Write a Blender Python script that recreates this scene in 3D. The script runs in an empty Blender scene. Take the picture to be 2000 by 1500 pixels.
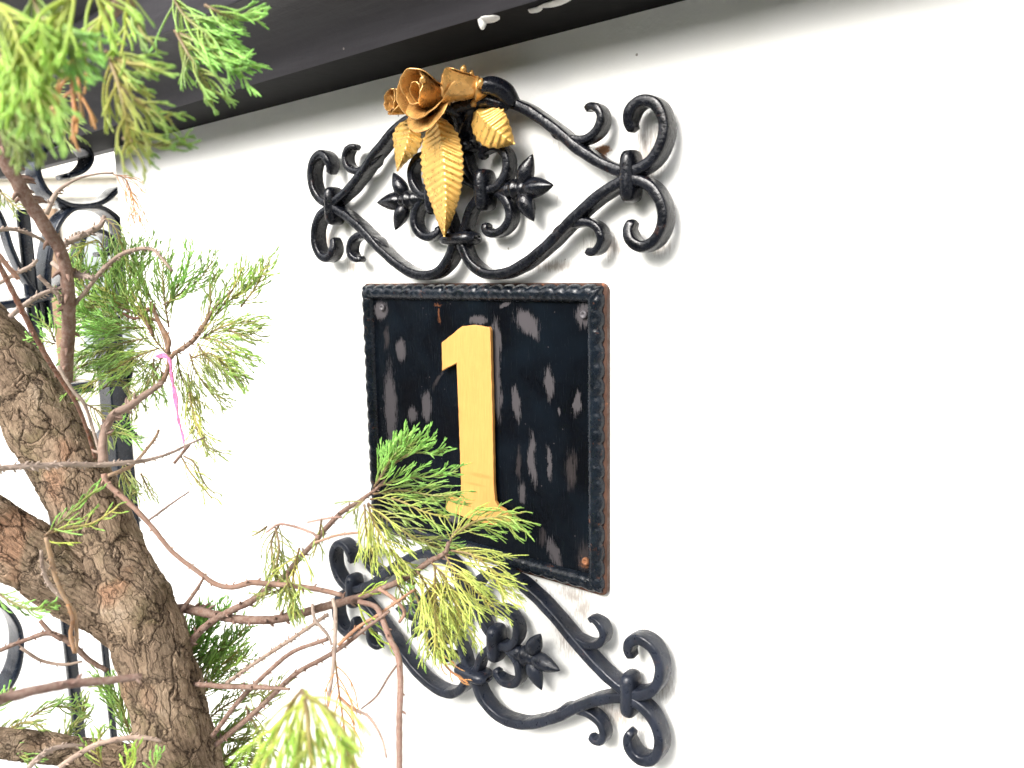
import bpy, math, random
import numpy as np
from mathutils import Vector, Matrix, noise as mn
R=math.radians
random.seed(7); rng=np.random.default_rng(7)
S=bpy.context.scene
# ---------------------------------------------------------------- camera
F=1526.106; CX,CY=1000.,750.          # focal length and centre in photo pixels (2000 x 1500)
U=np.array([0.77723661,-0.0785418,0.62428714]); V=np.array([-0.0183314,0.98893086,0.14724034]); N=np.array([-0.62894134,-0.12588464,0.76719349])
D0=0.71367; Z0=1.62                   # camera: 0.71 m off the wall, eye height
cam=bpy.data.cameras.new('camera'); co=bpy.data.objects.new('camera',cam); S.collection.objects.link(co); S.camera=co
rt=Vector((U[0],-N[0],V[0])); up=Vector((U[1],-N[1],V[1])); bk=Vector((U[2],-N[2],V[2]))
m=Matrix((rt,up,bk)).transposed().to_4x4(); m.translation=Vector((0,-D0,Z0)); co.matrix_world=m
cam.sensor_width=36; cam.lens=F/2000*36; cam.clip_start=0.02; cam.clip_end=200
cam.dof.use_dof=True; cam.dof.focus_distance=0.93; cam.dof.aperture_fstop=6.5
# ---------------------------------------------------------------- sky, sun, exposure
SUN_EL,SUN_AZ=R(38),R(-6)            # azimuth measured from -Y (towards the street) to -X
w=bpy.data.worlds.new('World'); S.world=w; w.use_nodes=True
nt=w.node_tree; sky=nt.nodes.new('ShaderNodeTexSky'); sky.sky_type='NISHITA'; sky.sun_disc=False
sky.sun_elevation=SUN_EL; sky.sun_rotation=R(180)+R(6); sky.air_density=1.0; sky.dust_density=5.0; sky.ozone_density=1.0
hs=nt.nodes.new('ShaderNodeHueSaturation'); hs.inputs['Saturation'].default_value=0.30
nt.links.new(sky.outputs[0],hs.inputs['Color']); nt.links.new(hs.outputs[0],nt.nodes['Background'].inputs[0])
nt.nodes['Background'].inputs[1].default_value=0.145
sl=bpy.data.lights.new('sun','SUN'); sl.energy=1.45; sl.angle=R(30); sl.color=(1,.97,.93)
so=bpy.data.objects.new('sun',sl); S.collection.objects.link(so)
sd=Vector((math.sin(SUN_AZ)*math.cos(SUN_EL),-math.cos(SUN_AZ)*math.cos(SUN_EL),math.sin(SUN_EL)))
so.rotation_euler=sd.to_track_quat('Z','Y').to_euler()
S.view_settings.view_transform='Standard'; S.view_settings.look='None'; S.view_settings.gamma=1
S.view_settings.exposure=1.6
# ---------------------------------------------------------------- coordinate helpers
CAM=np.array([0,-D0,Z0]); RT=np.array(rt); UP=np.array(up); BK=np.array(bk)
def cp(x,y,d):                        # photo pixel + depth -> world point
    return CAM+(RT*((x-CX)/F)-UP*((y-CY)/F)-BK)*d
def wr(x,y):
    return RT*((x-CX)/F)-UP*((y-CY)/F)-BK
def wp(x,y,off=0.):                   # photo pixel on the plane `off` metres in front of the wall -> (u, v)
    r=wr(x,y); t=(D0-off)/r[1]; P=CAM+r*t; return P[0],P[2]-Z0
def W(u,v,n): return np.array([u,-n,Z0+v])
def smooth(P,step):                   # Catmull-Rom resample of a polyline at about `step`
    P=np.array(P,float)
    Q=np.vstack([2*P[0]-P[1],P,2*P[-1]-P[-2]]); out=[]
    for i in range(1,len(Q)-2):
        a,b,c,d=Q[i-1],Q[i],Q[i+1],Q[i+2]; k=max(2,int(np.linalg.norm(c-b)/step)+1)
        for t in np.linspace(0,1,k,endpoint=False):
            out.append(.5*((2*b)+(c-a)*t+(2*a-5*b+4*c-d)*t*t+(3*b-3*c+d-a)*t**3))
    out.append(Q[-2]); return np.array(out)
class MB:
    def __init__(s): s.v=[];s.f=[];s.c=[];s.uv=[];s.n=0
    def add(s,v,f,c=None,uv=None):
        v=np.asarray(v,float).reshape(-1,3); s.v.append(v)
        s.f+= [tuple(i+s.n for i in q) for q in f]
        s.c.append(np.tile([1,1,1,1.],(len(v),1)) if c is None else np.asarray(c))
        s.uv.append(np.zeros((len(v),2)) if uv is None else np.asarray(uv)); s.n+=len(v)
    def grid(s,G,closed=False,caps=False,c=None,uv=None,flip=False):   # G: rows x cols x 3, cols may close
        r,k=G.shape[:2]; f=[]
        kk=k if closed else k-1
        for i in range(r-1):
            for j in range(kk):
                q=(i*k+j,i*k+(j+1)%k,(i+1)*k+(j+1)%k,(i+1)*k+j); f.append(q[::-1] if flip else q)
        if caps: f+= [tuple(range(k))[::-1],tuple((r-1)*k+j for j in range(k))]
        s.add(G.reshape(-1,3),f,None if c is None else c.reshape(-1,4),None if uv is None else uv.reshape(-1,2))
    def box(s,a,b):
        x0,y0,z0=a;x1,y1,z1=b
        s.add([(x0,y0,z0),(x1,y0,z0),(x1,y1,z0),(x0,y1,z0),(x0,y0,z1),(x1,y0,z1),(x1,y1,z1),(x0,y1,z1)],
              [(0,3,2,1),(4,5,6,7),(0,1,5,4),(1,2,6,5),(2,3,7,6),(3,0,4,7)])
    def build(s,name,mat,parent=None,sm=True,bevel=0,label=None):
        me=bpy.data.meshes.new(name); v=np.vstack(s.v)
        me.from_pydata(v.tolist(),[],s.f); me.materials.append(mat)
        a=me.color_attributes.new('Col','FLOAT_COLOR','POINT'); a.data.foreach_set('color',np.vstack(s.c).astype(np.float32).ravel())
        uv=np.vstack(s.uv); 
        if np.any(uv):
            at=me.attributes.new('along','FLOAT2','POINT'); at.data.foreach_set('vector',uv.astype(np.float32).ravel())
        if sm: me.polygons.foreach_set('use_smooth',[True]*len(me.polygons))
        me.update(); o=bpy.data.objects.new(name,me); S.collection.objects.link(o)
        if parent: o.parent=parent; o.matrix_parent_inverse=Matrix.Translation(-parent.location)
        if bevel:
            b=o.modifiers.new('bevel','BEVEL'); b.width=bevel; b.segments=3; b.limit_method='ANGLE'
            if sm: o.modifiers.new('wn','WEIGHTED_NORMAL')
        if label: o['label']=label
        return o
def empty(name,loc,label,cat,group=None):
    o=bpy.data.objects.new(name,None); S.collection.objects.link(o); o.location=loc; o.empty_display_size=.05
    o['label']=label; o['category']=cat
    if group: o['group']=group
    return o
def tag(o,label,cat,kind=None):
    if kind: o['kind']=kind
    else: o['label']=label;o['category']=cat
# ---------------------------------------------------------------- materials
def mat(name,col,rough=.5,metal=0,spec=.5):
    m=bpy.data.materials.new(name); m.use_nodes=True; b=m.node_tree.nodes['Principled BSDF']
    b.inputs['Base Color'].default_value=(*col,1); b.inputs['Roughness'].default_value=rough
    b.inputs['Metallic'].default_value=metal; b.inputs['Specular IOR Level'].default_value=spec
    return m,m.node_tree,b
def nd(t,ty,**k):
    n=t.nodes.new(ty)
    for a,b in k.items():
        if a in n.inputs.keys(): n.inputs[a].default_value=b
        else: setattr(n,a,b)
    return n
def pos(t): return nd(t,'ShaderNodeNewGeometry').outputs['Position']
def scaled(t,src,sc):
    mp=nd(t,'ShaderNodeMapping'); mp.inputs['Scale'].default_value=sc; t.links.new(src,mp.inputs[0]); return mp.outputs[0]
def noise(t,src,scale,detail=4,rough=.5):
    n=nd(t,'ShaderNodeTexNoise'); n.inputs['Scale'].default_value=scale; n.inputs['Detail'].default_value=detail; n.inputs['Roughness'].default_value=rough
    t.links.new(src,n.inputs['Vector']); return n.outputs['Fac']
def ramp(t,src,stops):
    r=nd(t,'ShaderNodeValToRGB'); e=r.color_ramp.elements
    while len(e)<len(stops): e.new(.5)
    for q,(p,c) in zip(e,stops): q.position=p; q.color=(*c,1) if len(c)==3 else c
    t.links.new(src,r.inputs[0]); return r.outputs[0]
def bump(t,b,src,dist,strength=1.,prev=None):
    n=nd(t,'ShaderNodeBump'); n.inputs['Distance'].default_value=dist; n.inputs['Strength'].default_value=strength
    t.links.new(src,n.inputs['Height'])
    if prev: t.links.new(prev,n.inputs['Normal'])
    t.links.new(n.outputs[0],b.inputs['Normal']); return n.outputs[0]
def mth(t,op,a,b=None,c=None,clamp=False):
    n=nd(t,'ShaderNodeMath'); n.operation=op; n.use_clamp=clamp
    for i,x in enumerate((a,b,c)):
        if x is None: continue
        if isinstance(x,(int,float)): n.inputs[i].default_value=x
        else: t.links.new(x,n.inputs[i])
    return n.outputs[0]
def mix(t,fac,a,b):
    n=nd(t,'ShaderNodeMix'); n.data_type='RGBA'
    if isinstance(fac,(int,float)): n.inputs[0].default_value=fac
    else: t.links.new(fac,n.inputs[0])
    for i,x in ((6,a),(7,b)):
        if isinstance(x,tuple): n.inputs[i].default_value=(*x,1)
        else: t.links.new(x,n.inputs[i])
    return n.outputs[2]
def marks(t,L,nz,ragged=.9,soft=.25,warp=0.):  # worn patches: L = (x, z, rx, rz, tilt); ragged by noise
    cur=None; p=pos(t)
    if warp:
        nn=nd(t,'ShaderNodeTexNoise'); nn.inputs['Scale'].default_value=45; nn.inputs['Detail'].default_value=5; nn.inputs['Roughness'].default_value=.7; t.links.new(p,nn.inputs['Vector'])
        q=nd(t,'ShaderNodeVectorMath'); q.operation='MULTIPLY_ADD'; t.links.new(nn.outputs['Color'],q.inputs[0]); q.inputs[1].default_value=(warp,)*3
        q2=nd(t,'ShaderNodeVectorMath'); q2.operation='SUBTRACT'; t.links.new(p,q2.inputs[0]); q2.inputs[1].default_value=(warp/2,)*3; t.links.new(q2.outputs[0],q.inputs[2]); p=q.outputs[0]
    for x,z,rx,rz,a in L:
        mp=nd(t,'ShaderNodeMapping'); mp.vector_type='TEXTURE'; mp.inputs['Location'].default_value=(x,0,z); mp.inputs['Rotation'].default_value=(0,a,0); mp.inputs['Scale'].default_value=(rx,1000,rz)
        t.links.new(p,mp.inputs[0]); l=nd(t,'ShaderNodeVectorMath'); l.operation='LENGTH'; t.links.new(mp.outputs[0],l.inputs[0])
        cur=l.outputs['Value'] if cur is None else mth(t,'MINIMUM',cur,l.outputs['Value'])
    q=mth(t,'SUBTRACT',1.0,cur); nn=mth(t,'MULTIPLY',mth(t,'SUBTRACT',nz,.5),ragged*2)
    q=mth(t,'ADD',q,nn); return mth(t,'DIVIDE',q,soft,clamp=True)
# white plaster
wall_smear=[]
def pm(x,y,rx,ry,a=0,off=0.,s=1.):    # patch given in photo pixels on the wall plane -> metres
    u,v=wp(x,y,off); u2,_=wp(x+rx,y,off); _,v2=wp(x,y-ry,off); return (u,Z0+v,abs(u2-u)*s,abs(v2-v)*s,a)
M={}
def plaster():
    m,t,b=mat('white_plaster',(.82,.82,.79),.75,spec=.25)
    p=pos(t); n1=noise(t,p,9,5,.6); n2=noise(t,scaled(t,p,(1,1,1)),55,4,.6); n3=noise(t,p,420,3)
    base=ramp(t,n1,[(.3,(.82,.82,.785)),(.7,(.86,.86,.84))])
    st=noise(t,scaled(t,p,(420,420,70)),1,3,.7)
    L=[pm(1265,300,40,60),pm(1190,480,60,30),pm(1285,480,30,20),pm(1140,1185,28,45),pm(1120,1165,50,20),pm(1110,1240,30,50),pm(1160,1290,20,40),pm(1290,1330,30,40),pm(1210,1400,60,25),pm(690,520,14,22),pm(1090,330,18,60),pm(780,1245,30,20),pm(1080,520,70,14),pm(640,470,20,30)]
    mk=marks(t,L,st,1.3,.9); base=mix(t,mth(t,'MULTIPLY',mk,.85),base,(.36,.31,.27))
    L=[pm(1178,294,16,12)]; mk=marks(t,L,noise(t,p,300,4,.7),1.0,.3); base=mix(t,mk,base,(.33,.17,.09))
    vo=nd(t,'ShaderNodeTexVoronoi'); vo.inputs['Scale'].default_value=20; t.links.new(p,vo.inputs['Vector'])
    sp=mth(t,'LESS_THAN',vo.outputs['Distance'],.033); base=mix(t,mth(t,'MULTIPLY',sp,.75),base,(.2,.17,.13))
    t.links.new(base,b.inputs['Base Color'])
    q=bump(t,b,n1,.004,.5); q=bump(t,b,n2,.0015,.6,q); bump(t,b,n3,.0003,.5,q); return m
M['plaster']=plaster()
def iron(name,col,rough,lumps=.0006,rust=0.,worn=0.,dull=(.05,.045,.05)):
    m,t,b=mat(name,col,rough,spec=.30)
    p=pos(t); n1=noise(t,p,140,3,.55); n2=noise(t,p,32,3,.55); n3=noise(t,p,900,2)
    c=ramp(t,n2,[(.35,tuple(x*.65 for x in col)),(.7,tuple(x*1.5 for x in col))])
    if worn: c=mix(t,mth(t,'MULTIPLY',ramp(t,noise(t,p,75,5,.75),[(.62,(0,0,0)),(.72,(1,1,1))]),worn),c,dull)
    if rust: c=mix(t,mth(t,'MULTIPLY',ramp(t,noise(t,p,60,6,.8),[(.60,(0,0,0)),(.68,(1,1,1))]),rust),c,(.28,.10,.04))
    t.links.new(c,b.inputs['Base Color'])
    t.links.new(ramp(t,n1,[(.3,(rough*.6,)*3),(.75,(rough*1.7,)*3)]),b.inputs['Roughness'])
    q=bump(t,b,n1,lumps,.8); bump(t,b,n3,lumps*.15,.7,q); b.inputs['Coat Weight'].default_value=.10; b.inputs['Coat Roughness'].default_value=.10
    return m
M['iron']=iron('glossy_black_paint',(.0038,.0044,.0068),.22,.0012,.08,.14)
M['iron2']=iron('weathered_black_paint',(.012,.0150,.0235),.36,.0011,.10,.35,(.055,.052,.06))
M['rim']=iron('hammered_black_paint',(.0045,.0070,.0110),.22,.0010,.30,.18)
M['rustplate']=iron('rusty_back_plate',(.060,.028,.018),.6,.0008,.95,.5,(.06,.035,.025))
M['gate']=iron('blue_black_paint',(.007,.010,.017),.20,.0004)
def plate():
    m,t,b=mat('scuffed_black_plate',(.006,.008,.012),.30,spec=.10)
    p=pos(t); st=noise(t,scaled(t,p,(800,800,55)),1,5,.75); big=noise(t,p,18,3)
    c=ramp(t,big,[(.35,(.0018,.0022,.0034)),(.7,(.0035,.0058,.0090))])
    s=2.272
    def z(x,y,rx,ry,a=0): return pm(680+x/s,530+y/s,rx/s,ry/s,a,.008)
    L=[z(145,175,30,42),z(1045,195,40,58,.2),z(790,225,60,45,.5),z(575,215,38,20),z(658,330,22,120),z(658,500,22,170),z(820,250,20,60,-.4),z(235,350,24,50),z(190,600,28,190),z(200,760,25,50),z(348,600,20,75),z(290,635,20,35),
       z(892,500,20,75),z(745,580,16,85,-.12),z(1018,580,18,60),z(932,622,8,24),z(820,840,20,120,-.08),z(895,850,12,85,-.1),z(775,985,20,48),z(915,1250,26,75,-.45),z(1000,600,6,12),z(470,1095,30,18,-.3),z(700,150,26,12,-.3)]
    L2=[z(990,880,28,90),z(1050,1270,36,70),z(860,1180,20,40),z(400,480,8,60,.7),z(760,850,14,80),z(170,300,12,60)]
    mk=marks(t,L,st,1.25,.24,.016); c=mix(t,mth(t,'MULTIPLY',mk,.85),c,(.066,.060,.064))
    mk2=marks(t,L2,st,1.7,.5,.016); c=mix(t,mth(t,'MULTIPLY',mk2,.5),c,(.05,.042,.042))
    L3=[z(396,150,14,10),z(403,190,5,42),z(408,215,3,18),z(1050,1296,24,26)]
    c=mix(t,mth(t,'MULTIPLY',marks(t,L3,noise(t,p,400,3),1.6,.9,.004),.7),c,(.15,.06,.028))
    vo=nd(t,'ShaderNodeTexVoronoi'); vo.inputs['Scale'].default_value=70; t.links.new(p,vo.inputs['Vector'])
    c=mix(t,mth(t,'MULTIPLY',mth(t,'LESS_THAN',vo.outputs['Distance'],.05),.6),c,(.12,.10,.10))
    t.links.new(c,b.inputs['Base Color'])
    t.links.new(mth(t,'ADD',mth(t,'MULTIPLY',mk,.30),mth(t,'MULTIPLY',st,.45)),b.inputs['Roughness'])
    q=bump(t,b,st,.00035,.5); q=bump(t,b,big,.004,.4,q); bump(t,b,mk,.0004,.6,q); return m
M['plate']=plate()
def gold(name,col,metal,rough,dirt=(.16,.07,.015),k=.5):
    m,t,b=mat(name,col,rough,metal)
    p=pos(t); n1=noise(t,p,130,4,.6); n2=noise(t,p,36,4,.65); c=ramp(t,n1,[(.3,tuple(x*.8 for x in col)),(.7,tuple(min(1,x*1.12) for x in col))])
    c=mix(t,mth(t,'MULTIPLY',ramp(t,n2,[(.50,(0,0,0)),(.72,(1,1,1))]),k),c,dirt)
    t.links.new(c,b.inputs['Base Color']); t.links.new(ramp(t,n1,[(.2,(rough*.7,)*3),(.8,(rough*1.3,)*3)]),b.inputs['Roughness']); bump(t,b,n1,.0004,.5); return m
M['leafgold']=gold('gold_leaf_paint',(.74,.45,.12),.5,.30,(.34,.17,.04),.38)
M['rosegold']=gold('bronze_gold_paint',(.56,.31,.095),.5,.28,(.12,.052,.015),.8)
def digitm():
    m,t,b=mat('yellow_gold_paint',(.80,.44,.09),.48)
    p=pos(t); g=noise(t,scaled(t,p,(500,500,45)),1,4,.6); n=noise(t,p,60,3)
    c=ramp(t,g,[(.3,(.49,.235,.060)),(.7,(.57,.285,.078))]); 
    mk=marks(t,[pm(940,928,30,5,0,.014),pm(930,945,24,3,0,.014)],g,.9,.5); c=mix(t,mth(t,'MULTIPLY',mk,.35),c,(.30,.12,.02))
    t.links.new(c,b.inputs['Base Color']); q=bump(t,b,g,.0004,.45); bump(t,b,n,.002,.3,q); return m
M['digit']=digitm()
def cornm():
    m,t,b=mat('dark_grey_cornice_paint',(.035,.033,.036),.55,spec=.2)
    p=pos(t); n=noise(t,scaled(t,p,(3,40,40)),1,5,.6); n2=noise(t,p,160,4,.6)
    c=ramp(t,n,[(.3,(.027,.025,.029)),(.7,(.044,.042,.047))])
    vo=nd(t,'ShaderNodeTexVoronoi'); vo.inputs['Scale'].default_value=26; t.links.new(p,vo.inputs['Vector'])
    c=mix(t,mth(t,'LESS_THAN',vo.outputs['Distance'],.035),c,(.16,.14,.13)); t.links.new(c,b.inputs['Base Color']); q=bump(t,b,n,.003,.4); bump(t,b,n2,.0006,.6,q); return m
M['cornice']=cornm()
def foliage(name,rough=.5):
    m,t,b=mat(name,(.1,.2,.05),rough,spec=.35)
    a=nd(t,'ShaderNodeAttribute'); a.attribute_name='Col'; t.links.new(a.outputs['Color'],b.inputs['Base Color'])
    b.inputs['Subsurface Weight'].default_value=.25; b.inputs['Subsurface Radius'].default_value=(.002,.003,.001); b.inputs['Subsurface Scale'].default_value=.5
    return m
M['foliage']=foliage('juniper_scale_leaf')
def twigm():
    m,t,b=mat('twig_bark',(.2,.13,.1),.8,spec=.2)
    a=nd(t,'ShaderNodeAttribute'); a.attribute_name='Col'; p=pos(t); n=noise(t,p,260,5,.7); n2=noise(t,p,40,3)
    c=mix(t,mth(t,'MULTIPLY',ramp(t,n,[(.42,(0,0,0)),(.6,(1,1,1))]),.5),a.outputs['Color'],(.30,.235,.19))
    c=mix(t,mth(t,'MULTIPLY',ramp(t,n2,[(.5,(0,0,0)),(.65,(1,1,1))]),.45),c,(.085,.05,.037))
    t.links.new(c,b.inputs['Base Color']); bump(t,b,n,.0012,.9); return m
M['twig']=twigm()
def barkm():
    m,t,b=mat('flaking_juniper_bark',(.2,.14,.1),.9,spec=.15)
    a=nd(t,'ShaderNodeAttribute'); a.attribute_name='along'; p=pos(t)
    # crack network: stretched along the stem, warped by noise
    nz=nd(t,'ShaderNodeTexNoise'); nz.inputs['Scale'].default_value=38; nz.inputs['Detail'].default_value=4; t.links.new(p,nz.inputs['Vector'])
    mx=nd(t,'ShaderNodeVectorMath'); mx.operation='MULTIPLY_ADD'; t.links.new(nz.outputs['Color'],mx.inputs[0]); mx.inputs[1].default_value=(.030,.030,.030); t.links.new(scaled(t,a.outputs['Vector'],(.42,1,1)),mx.inputs[2])
    def vor(sc,feat='F1'):
        v=nd(t,'ShaderNodeTexVoronoi'); v.feature=feat; v.inputs['Scale'].default_value=sc; t.links.new(mx.outputs[0],v.inputs['Vector']); return v.outputs
    e1=vor(44,'DISTANCE_TO_EDGE')['Distance']; c1=vor(44)['Color']; e2=vor(105,'DISTANCE_TO_EDGE')['Distance']; c2=vor(105)['Color']
    n1=noise(t,p,24,5,.65); n2=noise(t,p,330,5,.75); n3=noise(t,p,11,3); fib=noise(t,scaled(t,a.outputs['Vector'],(60,420,1)),1,5,.7)
    s1=nd(t,'ShaderNodeSeparateColor'); t.links.new(c1,s1.inputs[0]); s2=nd(t,'ShaderNodeSeparateColor'); t.links.new(c2,s2.inputs[0])
    f1=mth(t,'MULTIPLY',mth(t,'MULTIPLY',e1,16,clamp=True),mth(t,'ADD',.3,mth(t,'MULTIPLY',s1.outputs[0],.7)))
    f2=mth(t,'MULTIPLY',mth(t,'MULTIPLY',e2,14,clamp=True),mth(t,'ADD',.2,mth(t,'MULTIPLY',s2.outputs[0],.8)))
    c=ramp(t,n1,[(.30,(.13,.092,.060)),(.44,(.225,.162,.108)),(.58,(.32,.24,.165)),(.72,(.41,.33,.25))])
    c=mix(t,mth(t,'MULTIPLY',ramp(t,noise(t,p,17,4,.7),[(.52,(0,0,0)),(.66,(1,1,1))]),.55),c,(.085,.078,.030))
    c=mix(t,mth(t,'MULTIPLY',ramp(t,noise(t,p,13,2,.5),[(.60,(0,0,0)),(.68,(1,1,1))]),.55),c,(.33,.17,.10))
    c=mix(t,mth(t,'MULTIPLY',ramp(t,s2.outputs[1],[(.70,(0,0,0)),(.80,(1,1,1))]),.5),c,(.30,.215,.15))
    c=mix(t,mth(t,'MULTIPLY',ramp(t,s1.outputs[1],[(.60,(0,0,0)),(.80,(1,1,1))]),.4),c,(.095,.068,.048))
    c=mix(t,mth(t,'MULTIPLY',ramp(t,fib,[(.40,(1,1,1)),(.56,(0,0,0))]),.55),c,(.050,.033,.022))
    c=mix(t,ramp(t,e1,[(.0,(.85,.85,.85)),(.045,(0,0,0))]),c,(.022,.014,.010))
    c=mix(t,ramp(t,e2,[(.0,(.6,.6,.6)),(.05,(0,0,0))]),c,(.030,.019,.013))
    c=mix(t,mth(t,'MULTIPLY',ramp(t,n2,[(.64,(0,0,0)),(.72,(1,1,1))]),.5),c,(.27,.23,.19))
    t.links.new(c,b.inputs['Base Color'])
    h=mth(t,'ADD',mth(t,'MULTIPLY',f1,.0024),mth(t,'ADD',mth(t,'MULTIPLY',f2,.0016),mth(t,'ADD',mth(t,'MULTIPLY',n2,.0012),mth(t,'ADD',mth(t,'MULTIPLY',fib,.0012),mth(t,'MULTIPLY',n1,.007)))))
    dn=nd(t,'ShaderNodeDisplacement'); dn.inputs['Scale'].default_value=1; dn.inputs['Midlevel'].default_value=.006; t.links.new(h,dn.inputs['Height'])
    t.links.new(dn.outputs[0],t.nodes['Material Output'].inputs['Displacement']); m.displacement_method='BOTH'; return m
M['bark']=barkm()
def simple(name,col,rough=.7,sc=20,d=.001,k=.15):
    m,t,b=mat(name,col,rough); n=noise(t,pos(t),sc,5,.6); t.links.new(ramp(t,n,[(.3,tuple(x*(1-k) for x in col)),(.7,tuple(x*(1+k) for x in col))]),b.inputs['Base Color']); bump(t,b,n,d,.5); return m
M['white']=simple('neighbour_white_paint',(.80,.80,.78)); M['cream']=simple('cream_moulding',(.62,.58,.50)); M['brown']=simple('brown_timber',(.22,.14,.08),.5)
M['concrete']=simple('pale_concrete',(.26,.255,.245),.9,8,.004); M['glass']=mat('dark_glass',(.30,.33,.33),.08)[0]
M['pink']=simple('pink_twine_fibre',(.62,.17,.33),.8,300,.0006,.5); M['putty']=simple('pale_putty',(.62,.61,.58),.6,90,.002); M['screw']=iron('grey_painted_screw',(.07,.065,.07),.4,.0003); M['rust']=iron('rusty_screw_head',(.20,.085,.04),.8,.0006,.6)
M['soffit']=simple('near_black_soffit',(.0045,.0042,.0045),.75,25,.0015,.3); M['soffit'].node_tree.nodes['Principled BSDF'].inputs['Specular IOR Level'].default_value=.12  # near-black underside colour, much darker than the rest of the cornice
# ---------------------------------------------------------------- ground, house wall and cornice
g=MB(); g.add([(-30,-30,0),(30,-30,0),(30,30,0),(-30,30,0)],[(0,1,2,3)]); tag(g.build('ground',M['concrete'],sm=False),'','','structure')
house=empty('house_wall',(-.5,0,0),'white plastered house wall under a dark moulded cornice, behind the number plate','wall')
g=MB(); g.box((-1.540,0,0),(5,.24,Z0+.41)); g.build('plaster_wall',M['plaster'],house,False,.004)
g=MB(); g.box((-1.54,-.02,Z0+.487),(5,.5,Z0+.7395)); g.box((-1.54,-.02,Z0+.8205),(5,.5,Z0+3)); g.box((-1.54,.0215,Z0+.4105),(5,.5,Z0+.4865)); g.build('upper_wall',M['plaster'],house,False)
g=MB(); g.box((-2.2,-.50,Z0+.74),(5,.5,Z0+.82)); g.build('added_shade_eave',M['cornice'],house,False,.006)  # overhang out of view, added to block sky and shade the upper wall
prof=[(.02,.240),(0,.240),(-.0945,.2405),(-.0965,.2425)]
for i in range(1,13):
    a=i/12; prof.append((-.0965-.075*(1-math.cos(a*math.pi/2))**.9,.2425+.058*math.sin(a*math.pi/2)))
prof+=[(-.176,.3005),(-.1775,.302),(-.1775,.365),(-.19,.368),(-.23,.40),(-.25,.402),(-.25,.47),(.02,.47)]
prof=[(y,Z0+z) for y,z in prof]
g=MB(); xs=np.linspace(-2.15,5,144)
def wav(x,i): return .0012*mn.noise(Vector((x*2.3,i*.13,0)))
G=np.array([[(x,y+(wav(x,i) if 2<i<17 else 0),z-.003+.0079*(min(x,.3)+1.55)+(wav(x+9,i) if 2<i<17 else 0)) for i,(y,z) in enumerate(prof)] for x in xs])
g.grid(G,closed=True,caps=True,flip=True); cn=g.build('cornice',M['cornice'],house,True)
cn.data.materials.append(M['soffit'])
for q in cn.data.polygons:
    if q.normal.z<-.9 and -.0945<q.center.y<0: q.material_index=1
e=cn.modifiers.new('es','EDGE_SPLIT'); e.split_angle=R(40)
def blob(name,mt,par,px,py,surf,ru,rn,h,seed):
    g=MB(); G=[]
    for i in range(7):
        a=i/6*math.pi/2
        row=[]
        for j in range(18):
            b=j/18*2*math.pi; k=1+.28*mn.noise(Vector((math.cos(b)*1.3+seed,math.sin(b)*1.3,a)))
            row.append(surf+np.array([ru*math.cos(b)*math.cos(a)*k, rn*math.sin(b)*math.cos(a)*k,-h*math.sin(a)]))
        G.append(row)
    g.grid(np.array(G),closed=True,caps=True); return g.build(name,mt,par)
r=wr(955,36); sp=CAM+r*((.2425)/(r[2])); sp[2]=Z0+.2428
blob('putty_blob',M['putty'],cn,0,0,sp,.011,.008,.004,1)
blob('putty_blob',M['putty'],cn,0,0,sp+np.array([-.007,-.002,0]),.0045,.004,.010,4)
r=wr(1085,5); sp=CAM+r*((.2450)/(r[2])); sp[2]=Z0+.2453
blob('putty_blob',M['putty'],cn,0,0,sp,.020,.006,.003,2); blob('putty_blob',M['putty'],cn,0,0,sp+np.array([-.026,.003,0]),.009,.005,.003,3)
hd=MB(); xx=np.linspace(-9,7,160); zz_=np.linspace(0,3.0,50)
G=np.array([[(x,-4.6-.5*math.cos((z-1.2)*.9)*.5+.35*mn.noise(Vector((x*1.2,z*1.2,3)))+.12*mn.noise(Vector((x*6,z*6,1))),z+(.15*mn.noise(Vector((x,z,5))) if z>0 else 0)) for x in xx] for z in zz_])
hd.grid(G,flip=True); hd.grid(np.stack([G[-1],G[-1]+np.array([0,-1.2,-.3])]),flip=True); hd=hd.build('added_dark_screen',simple('dark_screen_green',(.035,.05,.02),.7,9,.08,.6)); tag(hd,'','','stuff')  # unseen dark green bank behind the camera, added to darken the iron's reflections
g=MB(); g.add([(-30,-30,.004),(-1.75,-30,.004),(-1.75,30,.004),(-30,30,.004)],[(0,1,2,3)]); tag(g.build('path',simple('white_paving',(.66,.65,.63),.8,6,.003,.05),sm=False),'','','structure')
# neighbouring house seen past the wall end
nb=empty('neighbour_house',tuple(cp(110,560,5.2)*np.array([1,1,0])),'white house beyond the gate with pale cream mouldings and brown door post','house')
NA=R(40)                                   # facade turned towards the street
def nbox(g,x0,x1,y0,y1,z0,z1):            # local: x along the facade, -y out of it
    k=g.n; g.box((x0,y0,z0),(x1,y1,z1)); v=g.v[-1]; o=np.array(nb.location); c,s_=math.cos(NA),math.sin(NA)
    g.v[-1]=np.stack([o[0]+v[:,0]*c-v[:,1]*s_,o[1]+v[:,0]*s_+v[:,1]*c,v[:,2]],1)
g=MB(); nbox(g,-4,4,0,.3,0,4.6); g.build('wall',M['white'],nb,False)
g=MB(); nbox(g,-4,4,-.06,0,Z0+.50,Z0+.62); nbox(g,-4,4,-.12,0,Z0+.62,Z0+.70); g.build('cornice',M['cream'],nb,False,.015)
g=MB(); nbox(g,-.02,.07,-.05,0,0,Z0+.44); g.build('door_post',M['brown'],nb,False,.01)
g=MB(); nbox(g,.07,.75,-.02,-.001,.2,Z0+.40); dr=g.build('door',M['cream'],nb,False,.01)
g=MB(); nbox(g,.16,.66,-.026,-.021,1.0,Z0+.30); g.build('pane',M['glass'],dr,False)
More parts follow.
